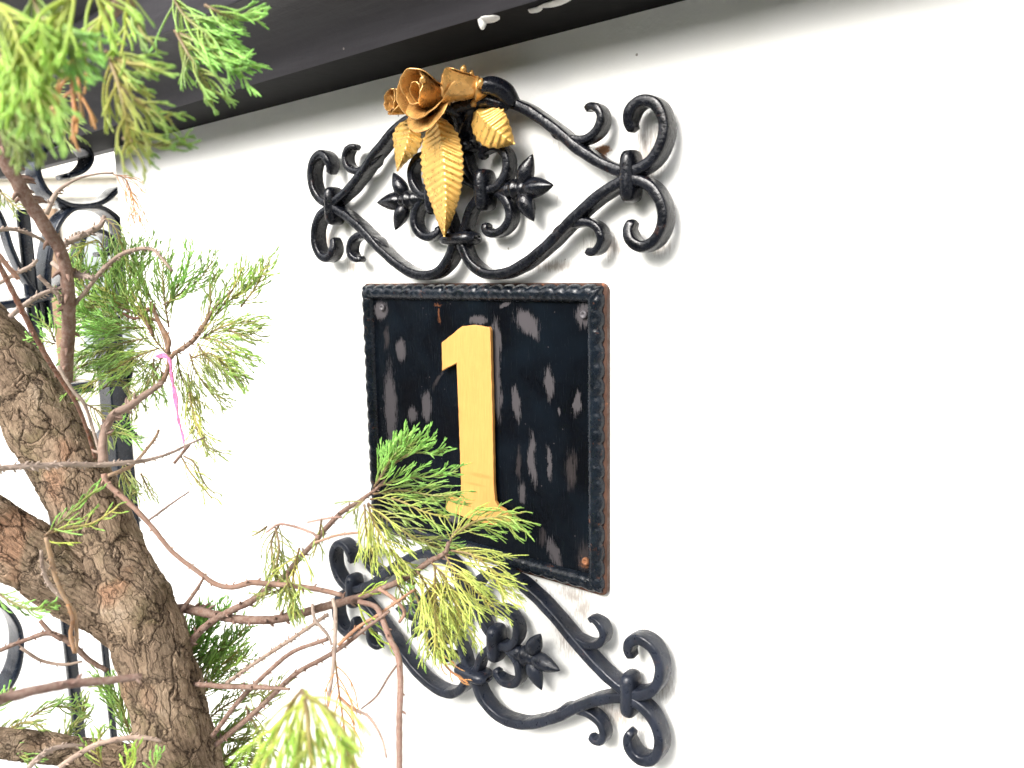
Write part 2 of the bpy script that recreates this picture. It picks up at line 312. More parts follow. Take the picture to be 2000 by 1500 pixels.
# ---------------------------------------------------------------- wrought iron ornaments
PH=[(math.copysign(abs(math.cos(a))**.40,math.cos(a)),math.copysign(abs(math.sin(a))**.40,math.sin(a))) for a in np.linspace(0,2*math.pi,20,endpoint=False)]
def bar(g,pts,w,d,n0,c0,sc=1.,tip0=1.,tip1=.6,jit=.0006,tiplen=.018,nofs=None):   # flat bar bent in the wall plane; w in-plane, d depth
    P=smooth([(x,y,0) for x,y in pts],.0025)[:,:2]; L=np.r_[0,np.cumsum(np.linalg.norm(np.diff(P,axis=0),axis=1))]; T=np.gradient(P,axis=0); T/=np.linalg.norm(T,axis=1)[:,None]+1e-9
    G=[];sd=random.random()*50
    for i,(p,t) in enumerate(zip(P,T)):
        a0=L[i];a1=L[-1]-L[i]; k=min(1,tip0+(1-tip0)*min(1,a0/tiplen),tip1+(1-tip1)*min(1,a1/tiplen))
        e=1
        if a1<.003: e=max(.12,(1-(1-a1/.003)**2))**.5
        if a0<.003: e=min(e,max(.12,(1-(1-a0/.003)**2))**.5)
        nx=np.array([-t[1],t[0]]); ww=w*(k*.6+.4)*e*(1+.10*mn.noise(Vector((L[i]*60,sd,0)))); dd=d*k*e*(1+.06*mn.noise(Vector((L[i]*45,sd,7)))); jj=jit*mn.noise(Vector((L[i]*50,sd,3)))
        o=0 if nofs is None else nofs*(L[i]/L[-1])
        row=[W(*(c0+p+nx*(ww/2*a+jj)),n0+o+dd/2*b) for a,b in PH]; G.append(row)
    g.grid(np.array(G),closed=True,caps=True)
def mir(p,mx,my): return [((-x if mx else x),(-y if my else y)) for x,y in p]
S1=[(.004,.050),(.008,.062),(.018,.079),(.037,.0915),(.060,.0945),(.086,.0890),(.112,.0760),(.140,.0575),(.166,.0370),(.192,.0195),(.213,.0090),(.229,.0040),(.245,.0060),(.259,.0145),(.2685,.0300),(.2695,.0480),(.2610,.0635),(.2470,.0690),(.2350,.0635),(.2305,.0520),(.2345,.0420)]
BR=[(.1290,.0615),(.1370,.0548),(.1480,.0475),(.1640,.0425),(.1800,.0415),(.1940,.0480),(.1990,.0600),(.1940,.0695),(.1840,.0730),(.1780,.0690)]
IN=[(.0010,-.052),(.0090,-.043),(.0140,-.030),(.0210,-.018),(.0330,-.007),(.0450,-.0010),(.0620,.0040),(.0740,.0170),(.0755,.0330),(.0660,.0445),(.0510,.0480),(.0385,.0430),(.0385,.0350)]
def superell(g,c,rx,ry,rz,e=.55,waist=0.,axis='y'):
    G=[]
    for i in range(1,16):
        a=-math.pi/2+i/16*math.pi; row=[]
        sy=math.copysign(abs(math.sin(a))**e,math.sin(a)); k=abs(math.cos(a))**e*(1-waist*(1-sy*sy))
        for j in range(20):
            b=j/20*2*math.pi; x=k*math.copysign(abs(math.cos(b))**.8,math.cos(b)); n=k*math.copysign(abs(math.sin(b))**.8,math.sin(b))
            row.append(W(c[0]+x*rx,c[1]+sy*ry,c[2]+n*rz) if axis=='y' else W(c[0]+sy*rx,c[1]+x*ry,c[2]+n*rz))
        G.append(row)
    g.grid(np.array(G),closed=True,caps=True,flip=axis!='y')
def petal(g,c,ang,L,wd,th,tilt=.0,base=.25,ridge=0.):     # pointed spindle petal
    G=[]; ca,sa=math.cos(ang),math.sin(ang)
    for i in range(15):
        s=i/14; r=(math.sin(math.pi*(s**.72*(1-base*.0)))**.85)*.98+.04 if 0<s<1 else .04
        row=[]
        for j in range(14):
            b=j/14*2*math.pi; q=math.cos(b)*r*wd; h=math.sin(b)*r*th
            if ridge and h>0: h=r*th*(1-abs(math.cos(b)))**.8*1.15
            x=s*L; row.append(W(c[0]+ca*x-sa*q,c[1]+sa*x+ca*q,c[2]+tilt*s*L+h))
        G.append(row)
    g.grid(np.array(G),closed=True,caps=True)
def ornament(c0,matl,label,name='scroll_ornament'):
    c0=np.array(c0); e=empty(name,W(c0[0],c0[1],0),label,'iron ornament')
    for mx in (0,1):
        for my in (0,1):
            g=MB(); bar(g,mir(S1,mx,my),.0120,.0215,.0205,c0,tip1=.60); sb=g.build('long_scroll',matl,e)
            g=MB(); bar(g,mir(BR,mx,my),.0092,.0185,.0195,c0,tip0=.25,tip1=.6); g.build('side_curl',matl,sb)
            g=MB(); bar(g,mir(IN,mx,not my),.0105,.0185,.0195 if my else .0165,c0,tip1=.6); g.build('inner_scroll',matl,e)
        sx=-1 if mx else 1
        g=MB(); superell(g,(c0[0]+sx*.2310,c0[1],.0205),.0102,.0255,.0172,.6,.12); g.build('collar',matl,e)
        g=MB(); superell(g,(c0[0]+sx*.0400,c0[1]+.001,.0205),.0102,.0235,.0172,.6,.10); g.build('collar',matl,e)
        g=MB(); cc=(c0[0],c0[1],.0205)
        G=[]
        for x,rr in ((.045,.0035),(.050,.0042),(.058,.0050),(.066,.0066),(.073,.0088),(.0755,.0098),(.078,.0082),(.0795,.0086),(.083,.0118),(.0865,.0118),(.090,.0086),(.0915,.0082),(.094,.0095),(.099,.0085),(.103,.004)):
            G.append([W(c0[0]+sx*x,c0[1]-.0015+math.cos(b)*rr,.0205+math.sin(b)*rr*.95) for b in np.linspace(0,2*math.pi,20,endpoint=False)])
        g.grid(np.array(G),closed=True,caps=True,flip=bool(mx)); 
        for ang,L,wd,th,tl in ((0,.048,.0112,.0095,.10),(R(60),.037,.0102,.0090,.05),(R(-60),.038,.0102,.0090,.05)):
            petal(g,(c0[0]+sx*.0915,c0[1]-.0015+math.copysign(.003,ang)*(ang!=0),.0205),ang if not mx else math.pi-ang,L,wd,th,tl,ridge=1 if ang==0 else 0)
        g.build('fleur_de_lis',matl,e)
    for sy in (1,-1):
        g=MB(); superell(g,(c0[0],c0[1]+sy*.0520,.0210),.0265,.0092,.0175,.62,.08,'x'); g.build('collar',matl,e)
    return e
up_o=ornament((-.638,.087),M['iron'],'black scrollwork ornament crowned with gilded roses and leaves, above the number plate')
lo_o=ornament((-.636,-.4615),M['iron2'],'plain black scrollwork ornament below the number plate, partly behind juniper sprays')
# ---------------------------------------------------------------- roses and leaves on the upper ornament
def tube(g,P,rad,k=12,c=None,rough=0.,step=.003,uvs=False,seed=0):
    P=smooth(P,step); n=len(P); rad=np.interp(np.linspace(0,1,n),np.linspace(0,1,len(rad)),rad)
    T=np.gradient(P,axis=0); T/=np.linalg.norm(T,axis=1)[:,None]+1e-12
    ref=np.array([.3,.5,.81]); G=np.zeros((n,k,3)); A=np.linspace(0,2*math.pi,k,endpoint=False)
    a=np.cross(T[0],ref); a/=np.linalg.norm(a)
    for i in range(n):
        a=a-T[i]*np.dot(a,T[i]); a/=np.linalg.norm(a); b=np.cross(T[i],a)
        rr=rad[i]*(1+rough*rng.uniform(-1,1,k)) if rough else rad[i]*np.ones(k)
        G[i]=P[i]+rr[:,None]*(np.cos(A)[:,None]*a+np.sin(A)[:,None]*b)
    cc=None
    if c is not None:
        c=np.array(c,float); c=np.tile(c,(n,1)) if c.ndim==1 else np.stack([np.interp(np.linspace(0,1,n),np.linspace(0,1,len(c)),c[:,q]) for q in range(3)],1)
        cc=np.concatenate([np.repeat(c[:,None,:],k,1),np.ones((n,k,1))],2)
    g.grid(G,closed=True,caps=True,c=cc); return P
def rose(px,py,off,axis,Rr,par,pet,label=None,seed=0,col='rosegold'):
    u,v=wp(px,py,off); c=W(u,v,off); ax=np.array(axis,float); ax/=np.linalg.norm(ax)
    t1=np.cross(ax,[0,0,1.]); t1/=np.linalg.norm(t1); t2=np.cross(t1,ax)   # t2 points up
    hub=MB(); P=[c-ax*Rr*1.05,c-ax*Rr*.8,c-ax*Rr*.55]; tube(hub,P,[Rr*.16,Rr*.36,Rr*.5],16); ro=hub.build('rose',M[col],par,label=label)
    for k,(phi,half,r0,h,flare,dz) in enumerate(pet):
        G=np.zeros((16,25,3)); G2=G.copy(); rs=random.Random(seed*10+k)
        for i in range(16):
            s=i/15
            for j in range(25):
                q=-1+2*j/24; a=phi+half*q*(.55+.45*math.sin(min(1,s*1.25+.1)*math.pi/2))
                edge=(abs(q)**2.6)
                rad=Rr*(.16+ (r0-.16)*math.sin(min(1.,s*1.15)*math.pi/2)**.8)+Rr*flare*max(0,s-.55)**1.6*2.6*(1-.35*edge)
                z=Rr*(-.75+(h+.75)*s*(1-.30*edge)-flare*.45*max(0,s-.75)*2+dz)
                rad*=1+.05*mn.noise(Vector((a*2,s*3,seed+k*3.1)))
                z+=Rr*.06*mn.noise(Vector((a*2.4,s*2,seed+k+9)))
                rad+=Rr*.10*q*(k%2*2-1)
                G[i,j]=c+rad*(math.cos(a)*t1+math.sin(a)*t2)+ax*z
        g=MB(); g.grid(G); p=g.build('petal',M[col],ro); sf=p.modifiers.new('s','SOLIDIFY'); sf.thickness=.0011; sf.offset=0; bv=p.modifiers.new('b','BEVEL'); bv.width=.0004; bv.segments=2
    return ro
wc=lambda: None
out=np.array([.55,-.80,.16])
big=[(R(100),R(150),.26,.70,.02,0),(R(-60),R(130),.36,.62,.12,0),(R(175),R(95),.50,.90,.10,0),(R(60),R(85),.52,.98,.14,0),(R(-75),R(88),.52,.60,.50,0),(R(-100),R(80),.68,.50,.75,-.12),(R(10),R(75),.66,.85,.22,-.05)]
rose(838,188,.070,(-.02,-.97,.14),.0325,up_o,big,'large open gilded rose with wide petals',1)
bud=[(R(120),R(150),.24,.66,.02,0),(R(-70),R(130),.34,.62,.06,0),(R(170),R(105),.46,.72,.20,0),(R(20),R(100),.50,.80,.10,0),(R(-90),R(95),.52,.68,.12,0)]
rose(786,204,.058,(-.35,-.92,.10),.0235,up_o,bud,'small gilded rose bud facing left',2)
rose(900,171,.060,(-.72,-.68,.10),.0290,up_o,bud,'gilded rose bud turned on its side, seen with its calyx',3)
def sepal(px,py,off,L):
    g=MB(); u,v=wp(px,py,off); tube(g,[W(u,v,off),W(u+L*.4,v+L*.5,off+L*.3),W(u+L*.5,v+L,off+L*.2)],[.004,.0035,.0012],8); g.build('sepal',M['rosegold'],up_o)
sepal(938,170,.055,.008); sepal(905,140,.06,.006); sepal(784,168,.06,.007); sepal(920,150,.05,.006); sepal(826,160,.095,.006); sepal(925,205,.045,.006)
def st(P,r,name='stem',m='iron',k=12):
    g=MB(); tube(g,[W(*wp(x,y,o),o) for x,y,o in P],r,k); return g.build(name,M[m],up_o)
st([(1003,205,.026),(985,180,.034),(962,168,.044),(940,168,.052)],[.009,.0112,.0105,.008]); st([(990,196,.026),(978,204,.03),(950,195,.036),(925,200,.04),(880,215,.045)],[.008,.009,.009,.008,.006])
st([(905,262,.02),(900,235,.03),(885,215,.045),(855,205,.058)],[.010,.009,.007,.006]); st([(905,262,.02),(880,235,.03),(830,225,.042),(800,215,.048)],[.009,.008,.006,.005]); st([(905,270,.02),(915,235,.03),(925,205,.04)],[.009,.008,.006]); st([(905,262,.02),(902,300,.018),(898,340,.016),(930,365,.02)],[.006,.005,.005,.004])
def leaf(mid,wid,off,fold,ribs,rib_h,pitch,label,curl=0.,skew=0.):   # mid: px polyline; wid: half widths px (left,right)
    Mx=smooth([(x,y,0) for x,y in mid],3)[:,:2]; n=len(Mx); s=np.linspace(0,1,150); Mx=np.stack([np.interp(s,np.linspace(0,1,n),Mx[:,k]) for k in (0,1)],1)
    T=np.gradient(Mx,axis=0); T/=np.linalg.norm(T,axis=1)[:,None]; NX=np.stack([-T[:,1],T[:,0]],1)*-1
    wl=np.interp(s,np.linspace(0,1,len(wid[0])),wid[0]); wrt=np.interp(s,np.linspace(0,1,len(wid[1])),wid[1]); K=41
    G=np.zeros((150,K,3))
    for i in range(150):
        for j in range(K):
            q=-1+2*j/(K-1); ww=wl[i] if q<0 else wrt[i]; aq=abs(q)
            ser=1+.035*math.sin((s[i]*ribs-.0*aq)*2*math.pi)*(aq>.9)
            xy=Mx[i]+NX[i]*q*ww*ser+T[i]*0
            ph=(s[i]*ribs+aq*skew)*2*math.pi
            rib=rib_h*(math.sin(ph)*.5+.5)**.8*min(1,aq*5)*(1-.3*aq)
            mrib=.0016*math.exp(-(q*7)**2)*(1+.35*math.sin(s[i]*ribs*2*math.pi))
            o=off+pitch*s[i]-fold*aq**1.25+rib+mrib+curl*math.sin(s[i]*math.pi)
            u,v=wp(xy[0],xy[1],o); G[i,j]=W(u,v,o)
    g=MB(); g.grid(G,flip=True); p=g.build('leaf',M['leafgold'],up_o,label=label); sf=p.modifiers.new('s','SOLIDIFY'); sf.thickness=.0012; return p
leaf([(850,228),(860,262),(866,330),(870,400),(868,462)],([8,34,43,42,33,20,2],[8,34,40,38,29,16,2]),.056,.010,19,.0021,-.014,'long gilded leaf hanging down the middle',.006,-1.6)
leaf([(806,230),(799,256),(791,290),(776,335)],([5,26,30,22,13,1],[5,22,30,24,11,1]),.046,.008,9,.0022,-.008,'small gilded leaf on the left',.004,-.9)
leaf([(930,216),(948,238),(972,258),(1005,281)],([6,28,38,38,25,2],[6,34,42,34,20,2]),.048,.009,8,.0019,-.006,'broad gilded leaf on the right',.004,-.8)
# ---------------------------------------------------------------- number plate
pl=empty('number_plate',W(-.641,-.193,0),'square black house number plate with gold number 1 and hammered rim','house number')
u0,u1,v0,v1=-.8335,-.4465,-.3640,-.0185
g=MB(); cr=[]
for cx,cy,a0 in ((u1+.0025-.009,v1+.001-.009,0),(u0+.008,v1+.001-.009,90),(u0+.008,v0+.0065,180),(u1+.0025-.009,v0+.0065,270)):
    for k in range(9): a=R(a0+k*90/8); cr.append((cx+.009*math.cos(a),cy+.009*math.sin(a)))
g.grid(np.array([[W(x,y,h) for x,y in cr] for h in (.0002,.0068)]),closed=True,caps=True); g.build('backing_plate',M['rustplate'],pl,False,.0012)
g=MB(); nx,nz=60,60; G=np.zeros((nz,nx,3))
for i in range(nz):
    for j in range(nx):
        a=u0+.004+(u1-u0-.008)*j/(nx-1); b=v0+.004+(v1-v0-.008)*i/(nz-1); G[i,j]=W(a,b,.0082+.0012*mn.noise(Vector((a*7,b*7,2))))
g.grid(G); g.build('plate',M['plate'],pl)
def rimloop():
    iw=.0205; per=[]; st_=.001; rc=.007
    for (a,b,c,d) in ((u0,v1,u1,v1),(u1,v1,u1,v0),(u1,v0,u0,v0),(u0,v0,u0,v1)):
        L=math.hypot(c-a,d-b); n=int(L/st_)
        for i in range(n): per.append((a+(c-a)*i/n,b+(d-b)*i/n,i/n*L,L))
    G=[]; tq=np.linspace(0,1,15); off=0
    for k,(x,y,s,L) in enumerate(per):
        cx=min(max(x,u0+rc),u1-rc); cy=min(max(y,v0+rc),v1-rc); dd=math.hypot(x-cx,y-cy)
        if dd>1e-9 and (x<u0+rc or x>u1-rc) and (y<v0+rc or y>v1-rc): x=cx+(x-cx)/dd*rc; y=cy+(y-cy)/dd*rc
        ix=min(max(x,u0+iw),u1-iw); iy=min(max(y,v0+iw),v1-iw)
        ph=(s+.003*mn.noise(Vector((s*40,L,x+y))))/.0185; fr=ph-math.floor(ph)
        notch=math.exp(-((fr-.5)/.17)**2); sw=math.exp(-(((fr-.5))/.30)**2)*(.35+1.1*abs(mn.noise(Vector((x*55,y*55,4)))))*(1.25 if abs(c-a)>.1 else .8)
        row=[]
        for t in tq:
            h=.0062+.0100*(1-abs(2*t-1)**2.4)**.6
            if t<.5: h-=.0021*sw*(1-t/.5)**.6; 
            tt=t+ (.10*notch*(1-t)**2 if t<.6 else 0)
            h+=.0006*mn.noise(Vector((x*160,y*160,t*3)))
            px_=x+(ix-x)*tt; py_=y+(iy-y)*tt
            row.append(W(px_,py_,h if t not in (0,1) else .0065))
        G.append(row)
    G.append(G[0]); g=MB(); g.grid(np.array(G)); return g.build('rim',M['rim'],pl)
rimloop()
DG=[(-.6435,-.0691),(-.6790,-.0905),(-.6800,-.1262),(-.6685,-.1205),(-.6548,-.1150),(-.6538,-.1800),(-.6530,-.2600),(-.6535,-.2790),(-.6560,-.2850),(-.6640,-.2885),(-.6800,-.2890),(-.6812,-.3045),(-.6780,-.3080),(-.6550,-.3092),(-.6286,-.3125),(-.6000,-.3110),(-.5790,-.3060),(-.5740,-.3000),(-.5755,-.2935),(-.5840,-.2875),(-.5925,-.2862),(-.5975,-.2800),(-.5990,-.2600),(-.5985,-.1700),(-.5990,-.0720),(-.6010,-.0690),(-.6250,-.0670)]
DG2=[]
for k,(a,b_) in enumerate(zip(DG,DG[1:]+DG[:1])):
    L=math.dist(a,b_); q=max(1,int(L/.004))
    for h in range(q):
        x=a[0]+(b_[0]-a[0])*h/q; y=a[1]+(b_[1]-a[1])*h/q; DG2.append((x+.0007*mn.noise(Vector((x*90,y*90,1))),y+.0007*mn.noise(Vector((x*90,y*90,8)))))
DG=DG2
g=MB(); n=len(DG); g.add([W(u,v,.0165) for u,v in DG]+[W(u,v,.0118) for u,v in DG],[tuple(range(n)),tuple(range(2*n-1,n-1,-1))]+[((i+1)%n,i,n+i,n+(i+1)%n) for i in range(n)])
g.build('digit_one',M['digit'],pl,True,.0006)
for u,v in ((-.64,-.10),(-.63,-.28)):
    g=MB(); g.grid(np.array([[W(u+.004*math.cos(b),v+.004*math.sin(b),h) for b in np.linspace(0,6.283,12,endpoint=False)] for h in (.007,.0119)]),closed=True,caps=True); g.build('stand_off',M['screw'],pl)
for (u,v,mm) in ((-.7935,-.0495,'screw'),(-.4715,-.0515,'screw'),(-.4705,-.3295,'rust'),(-.7930,-.3310,'screw')):
    g=MB(); G=[]
    for rr,h in ((.0046,.0084),(.0045,.0104),(.0040,.0114),(.0028,.0118),(.0022,.0112),(.0010,.0100)):
        G.append([W(u+rr*math.cos(b)*(1 if h>.011 and rr>.0025 else (1-.35*(abs(math.sin(2*b)) if rr<.0025 else 0))),v+rr*math.sin(b),h) for b in np.linspace(0,2*math.pi,24,endpoint=False)])
    g.grid(np.array(G),closed=True,caps=True); sc=g.build('screw',M[mm],pl,label='rusty orange screw' if mm=='rust' else None)
# ---------------------------------------------------------------- iron gate past the wall end
XG=-1.60
gate=empty('iron_gate',(XG,-.2,0),'blue-black iron gate with round scrolls at the left end of the wall','gate')
def gp(x,y): r=wr(x,y); p=CAM+r*((XG-CAM[0])/r[0]); return p[1],p[2]
def gbar(pts,w,dep,name='scroll',px=True,par=None,x0=0.,curve=True):
    P=[gp(*p) for p in pts] if px else pts
    P=smooth([(a,b,0) for a,b in P],.004)[:,:2]; T=np.gradient(P,axis=0); T/=np.linalg.norm(T,axis=1)[:,None]; G=[]
    for p,t in zip(P,T):
        nx=np.array([-t[1],t[0]]); G.append([(XG+x0+dep/2*b,*(p+nx*w/2*a)) for a,b in PH])
    g=MB(); g.grid(np.array(G),closed=True,caps=True); return g.build(name,M['gate'],par or gate)
gbar([(122,346),(148,338),(163,325),(168,308),(158,292),(135,283),(110,282),(88,290),(72,305),(64,325),(68,350),(82,375),(105,393),(132,403),(165,403),(195,394),(222,370)],.010,.060)
gbar([(236,600),(240,540),(238,480),(224,435),(195,410),(163,405),(132,411),(108,434),(94,468),(86,510),(84,570),(90,640)],.010,.060)
gbar([(150,560),(150,500),(156,466),(176,452),(200,457),(213,476),(206,495),(192,497)],.009,.050)
gbar([(-30,380),(0,430),(20,490),(50,550),(90,590)],.008,.034); gbar([(-40,600),(20,592),(70,580),(110,560),(150,520)],.016,.085,'rail')
gbar([(-40,1160),(0,1180),(26,1215),(32,1260),(22,1310),(-5,1350),(-40,1370)],.010,.060)
gbar([(250,700),(240,745),(232,790),(240,830),(256,850)],.010,.060); gbar([(262,1010),(230,1030),(200,1070),(200,1130),(240,1170)],.010,.060)
gbar([(200,690),(215,740),(222,800),(200,850),(160,870)],.009,.050)
y1,z1=gp(140,1300); gbar([(y1,Z0+.12),(y1,.9),(y1,.25)],.020,.020,'bar',False)
y2,z2=gp(208,1300); gbar([(y2,Z0-.5),(y2,.9),(y2,.25)],.012,.012,'bar',False)
y3,_=gp(15,1300); gbar([(y3-.05,Z0+.1),(y3-.05,.9),(y3-.05,.25)],.016,.016,'bar',False)
y4=-.012
g=MB(); g.box((XG-.02,y4-.024,.05),(XG+.035,y4+.01,Z0-.08)); g.build('stile',M['gate'],gate,False,.003)
g=MB(); g.box((XG-.012,y4-.8,.16),(XG+.012,y4-.045,.20)); g.build('rail',M['gate'],gate,False,.003)
gbar([(y4-.046,Z0-.215),(y4-.35,Z0-.215),(y4-.8,Z0-.215)],.022,.03,'rail',False)
# ---------------------------------------------------------------- juniper
jt=empty('juniper_tree',tuple(cp(350,1500,.84)*np.array([1,1,0])),'juniper with leaning flaky brown trunk and drooping green sprays in front of the wall','tree')
def stem(pts,name,k,step,mt='bark',seed=0,lump=.0):
    # pts: (px, py, half width px, depth)
    A=np.array(pts,float); P=np.array([cp(x,y,d) for x,y,_,d in A]); rad=A[:,2]/F*A[:,3]
    Q=smooth(np.c_[P,rad],step); 
    P=Q[:,:3]; rad=Q[:,3]; n=len(P); T=np.gradient(P,axis=0); T/=np.linalg.norm(T,axis=1)[:,None]; L=np.r_[0,np.cumsum(np.linalg.norm(np.diff(P,axis=0),axis=1))]
    a=np.cross(T[0],[.3,.5,.8]); a/=np.linalg.norm(a); G=np.zeros((n,k,3)); uv=np.zeros((n,k,2)); AA=np.linspace(0,2*math.pi,k,endpoint=False)
    for i in range(n):
        a=a-T[i]*np.dot(a,T[i]); a/=np.linalg.norm(a); b=np.cross(T[i],a)
        for j,q in enumerate(AA):
            dv=math.cos(q)*a+math.sin(q)*b; w_=P[i]+dv*rad[i]
            rr=rad[i]*(1+lump*mn.noise(Vector(w_*14+seed))+lump*.5*mn.noise(Vector(w_*40+seed)))
            G[i,j]=P[i]+dv*rr; 
            qq=q if q<math.pi else 2*math.pi-q
            uv[i,j]=(L[i],qq*rad[i].mean()+ (0 if q<math.pi else .0))
    g=MB(); g.grid(G,closed=True,caps=True,uv=uv); return g.build(name,M[mt],jt)
tr=stem([(372,1720,74,.84),(350,1500,72,.84),(332,1400,66,.84),(308,1295,67,.845),(268,1190,69,.85),(216,1085,62,.86),(160,965,62,.87),(104,860,66,.88),(48,765,68,.88),(-25,680,70,.88),(-120,600,70,.87),(-330,440,64,.86),(-560,180,56,.84),(-700,-150,46,.82),(-760,-500,30,.80)],'trunk',150,.0022,lump=.10)
lm=stem([(290,1270,40,.86),(240,1205,56,.855),(180,1165,58,.845),(120,1128,58,.835),(60,1085,60,.825),(0,1048,64,.82),(-90,990,66,.80),(-330,860,60,.76),(-620,760,50,.72),(-900,560,34,.68)],'limb',120,.0022,lump=.12,seed=5)
stem([(380,1540,40,.86),(290,1502,34,.85),(180,1478,30,.835),(90,1460,26,.82),(0,1450,28,.80),(-90,1440,28,.79),(-300,1400,25,.76),(-560,1300,18,.72)],'limb',90,.0022,lump=.12,seed=9)
TB=(.165,.098,.074); TP=(.33,.26,.215); TR=(.17,.07,.042)
def twig(pts,r,d,col=TB,spiky=0,name='branch',g=None,build=True):      # pts px, r half-widths px, d depths (start,end)
    n=len(pts); own=g is None; g=g or MB(); ds=np.linspace(d[0],d[1],n); P=[cp(x,y,dd) for (x,y),dd in zip(pts,ds)]; rr=[q/F*np.mean(d) for q in r]
    c=np.array(col); Q=tube(g,P,rr,9,c=c,rough=.09,step=.004)
    m=len(Q); RR=np.interp(np.linspace(0,1,m),np.linspace(0,1,len(rr)),rr)
    for i in range(2,m-1):
        for _ in range(rng.binomial(3,min(1,spiky*.6))):
            t=Q[min(m-1,i+1)]-Q[i]; t/=np.linalg.norm(t)+1e-9; o=rng.normal(size=3); o-=t*np.dot(o,t); o/=np.linalg.norm(o); L=RR[i]*rng.uniform(.5,1.4)
            tube(g,[Q[i]+o*RR[i]*.5,Q[i]+o*(RR[i]+L*.5)+t*L*.4,Q[i]+o*(RR[i]+L)+t*L*.9],[RR[i]*.45,RR[i]*.35,RR[i]*.12],4,c=c*1.15)
    if own and build: return g.build(name,M['twig'],jt)
    return g
def zz(L,ox,oy,s): return [(ox+x/s,oy+y/s) for x,y in L]
twig([(-120,-160),(-40,40),(-6,180),(5,300),(35,355),(53,390),(77,424),(99,459),(117,488),(131,541),(134,600),(134,652),(131,700),(130,745)],[7,8,9,10,11,11,12,13,13,12,13,13,13,12],(.72,.86),TB,.25)
twig([(-10,500),(0,520),(30,580),(60,640),(90,695),(115,735),(150,790),(170,840),(186,895)],[4,5,5,5,5,4,4,3.5,3.5],(.70,.83),TR,.1)
twig([(114,715),(140,760),(165,790),(185,850),(200,905)],[3.5,3.5,3,3,3],(.80,.82),TP,.6)
twig([(285,1222),(305,1205),(350,1189),(385,1193),(420,1201),(455,1208),(490,1211),(535,1210),(577,1201),(630,1186),(690,1170),(740,1152),(790,1130),(840,1096),(869,1080),(876,1060)],[19,13,10,9.5,9,8.5,8.5,8,8,8,7,6,6,5.5,5,4],(.885,.79),TB,.25)
twig([(355,1275),(364,1264),(392,1232),(420,1210),(455,1191),(490,1174),(520,1152),(556,1125),(585,1090),(615,1058),(640,1028),(668,1000),(700,980),(735,955),(752,938)],[8,7.5,7.5,7,7,7,6.5,6,5.5,5,5,4.5,4,3.5,3],(.86,.82),TB,.25)
twig([(203,925),(210,945),(252,982),(294,1026),(336,1077),(378,1110),(420,1140),(455,1147),(490,1138),(532,1141),(570,1144),(620,1151),(668,1162)],[5.5,5.5,5,4.5,4.5,4.5,5,5,6,5.5,5,5,4.5],(.80,.80),(.28,.165,.12),.2)
twig([(-20,920),(0,915),(70,910),(140,907),(196,908),(252,903),(280,900),(330,886),(368,868),(400,854)],[6,5.5,5.5,5,5,4.5,4,3,2.5,2],(.66,.84),TP,1.,)
twig([(202,905),(200,870),(205,840),(222,810),(250,795),(277,775),(300,760),(318,745)],[9,8,8,8,8,7,6,5],(.81,.85),(.24,.165,.13),.5)
twig([(145,595),(168,568),(196,532),(232,500),(266,487),(297,487),(316,504),(336,529)],[4,4,4.5,4,4,3.5,3,2.5],(.83,.80),(.27,.20,.155),.8)
twig([(-20,1372),(0,1366),(70,1348),(140,1335),(210,1329),(277,1321)],[11,10,9,9,8,7],(.50,.56),(.18,.108,.088),.15)
twig([(285,1346),(318,1338),(385,1337),(440,1341),(500,1342),(565,1346)],[9,6,5,5,5,2.5],(.885,.76),TB,.3)
twig([(700,1175),(732,1184),(745,1205),(760,1245),(778,1284),(782,1340),(780,1400),(780,1500),(782,1560)],[5,5.5,6,6,6,6,6,5.5,5],(.79,.74),(.23,.135,.105),.1)
twig(zz([(450,1290),(600,1090),(700,980),(850,840),(980,740),(1200,660)],280,1050,3.333),[5,5,4.5,4.5,4,4],(.83,.78),TB,.3)
twig(zz([(470,1350),(700,1160),(860,1010),(1000,880),(1250,740),(1450,590),(1600,480)],280,1050,3.333),[5.5,5.5,5,5,4.5,4,3],(.84,.77),TB,.5)
twig(zz([(540,950),(750,800),(950,670),(1200,500)],280,1050,3.333),[4,4,4,3.5],(.84,.79),(.27,.20,.155),1.)
twig([(338,1240),(350,1200),(364,1180),(385,1150),(403,1120)],[5,4,4,3.5,2],(.86,.86),TB,.2)
twig([(-5,1272),(50,1250),(98,1237),(140,1258),(175,1290),(210,1310)],[4,4,5,5.5,5,4.5],(.80,.84),TB,.3)
twig([(78,1212),(98,1235),(120,1250)],[4,4,4],(.80,.80),TB,.2)
twig([(40,1265),(80,1290),(125,1298),(160,1292)],[3,3,3,2],(.82,.83),(.27,.20,.155),.3)
twig([(245,-20),(230,10),(205,38),(180,62),(172,90)],[14,13,12,9,5],(.52,.50),(.15,.09,.065),.4)
twig([(-10,450),(28,448),(70,462),(95,478)],[4,4,3.5,3],(.80,.84),TP,.9)
twig([(20,618),(45,598),(80,575),(120,562)],[5,5,4.5,4],(.78,.82),TP,.9)
twig([(102,513),(125,530),(150,537),(172,541),(182,545)],[5,5,6,6,5],(.83,.82),TP,.9)
twig([(75,538),(95,558),(112,575),(118,592)],[4,4,4,3],(.80,.82),TP,.7)
twig([(-5,555),(30,535),(60,520),(72,508)],[4,4,4,3],(.76,.78),TP,.8)
twig([(-5,495),(15,520),(36,545)],[5,5,4],(.74,.76),(.42,.24,.17),.5)
twig([(118,500),(126,478),(150,465),(176,452),(196,440),(204,422)],[5,5.5,6,6,5.5,4],(.84,.86),TP,.8)
twig([(90,418),(112,375),(150,350),(192,339),(222,338)],[5,4.5,2.6,2,2],(.83,.85),TP,.5)
twig([(370,868),(352,890),(340,905)],[3,3,3],(.84,.84),TB,.2)
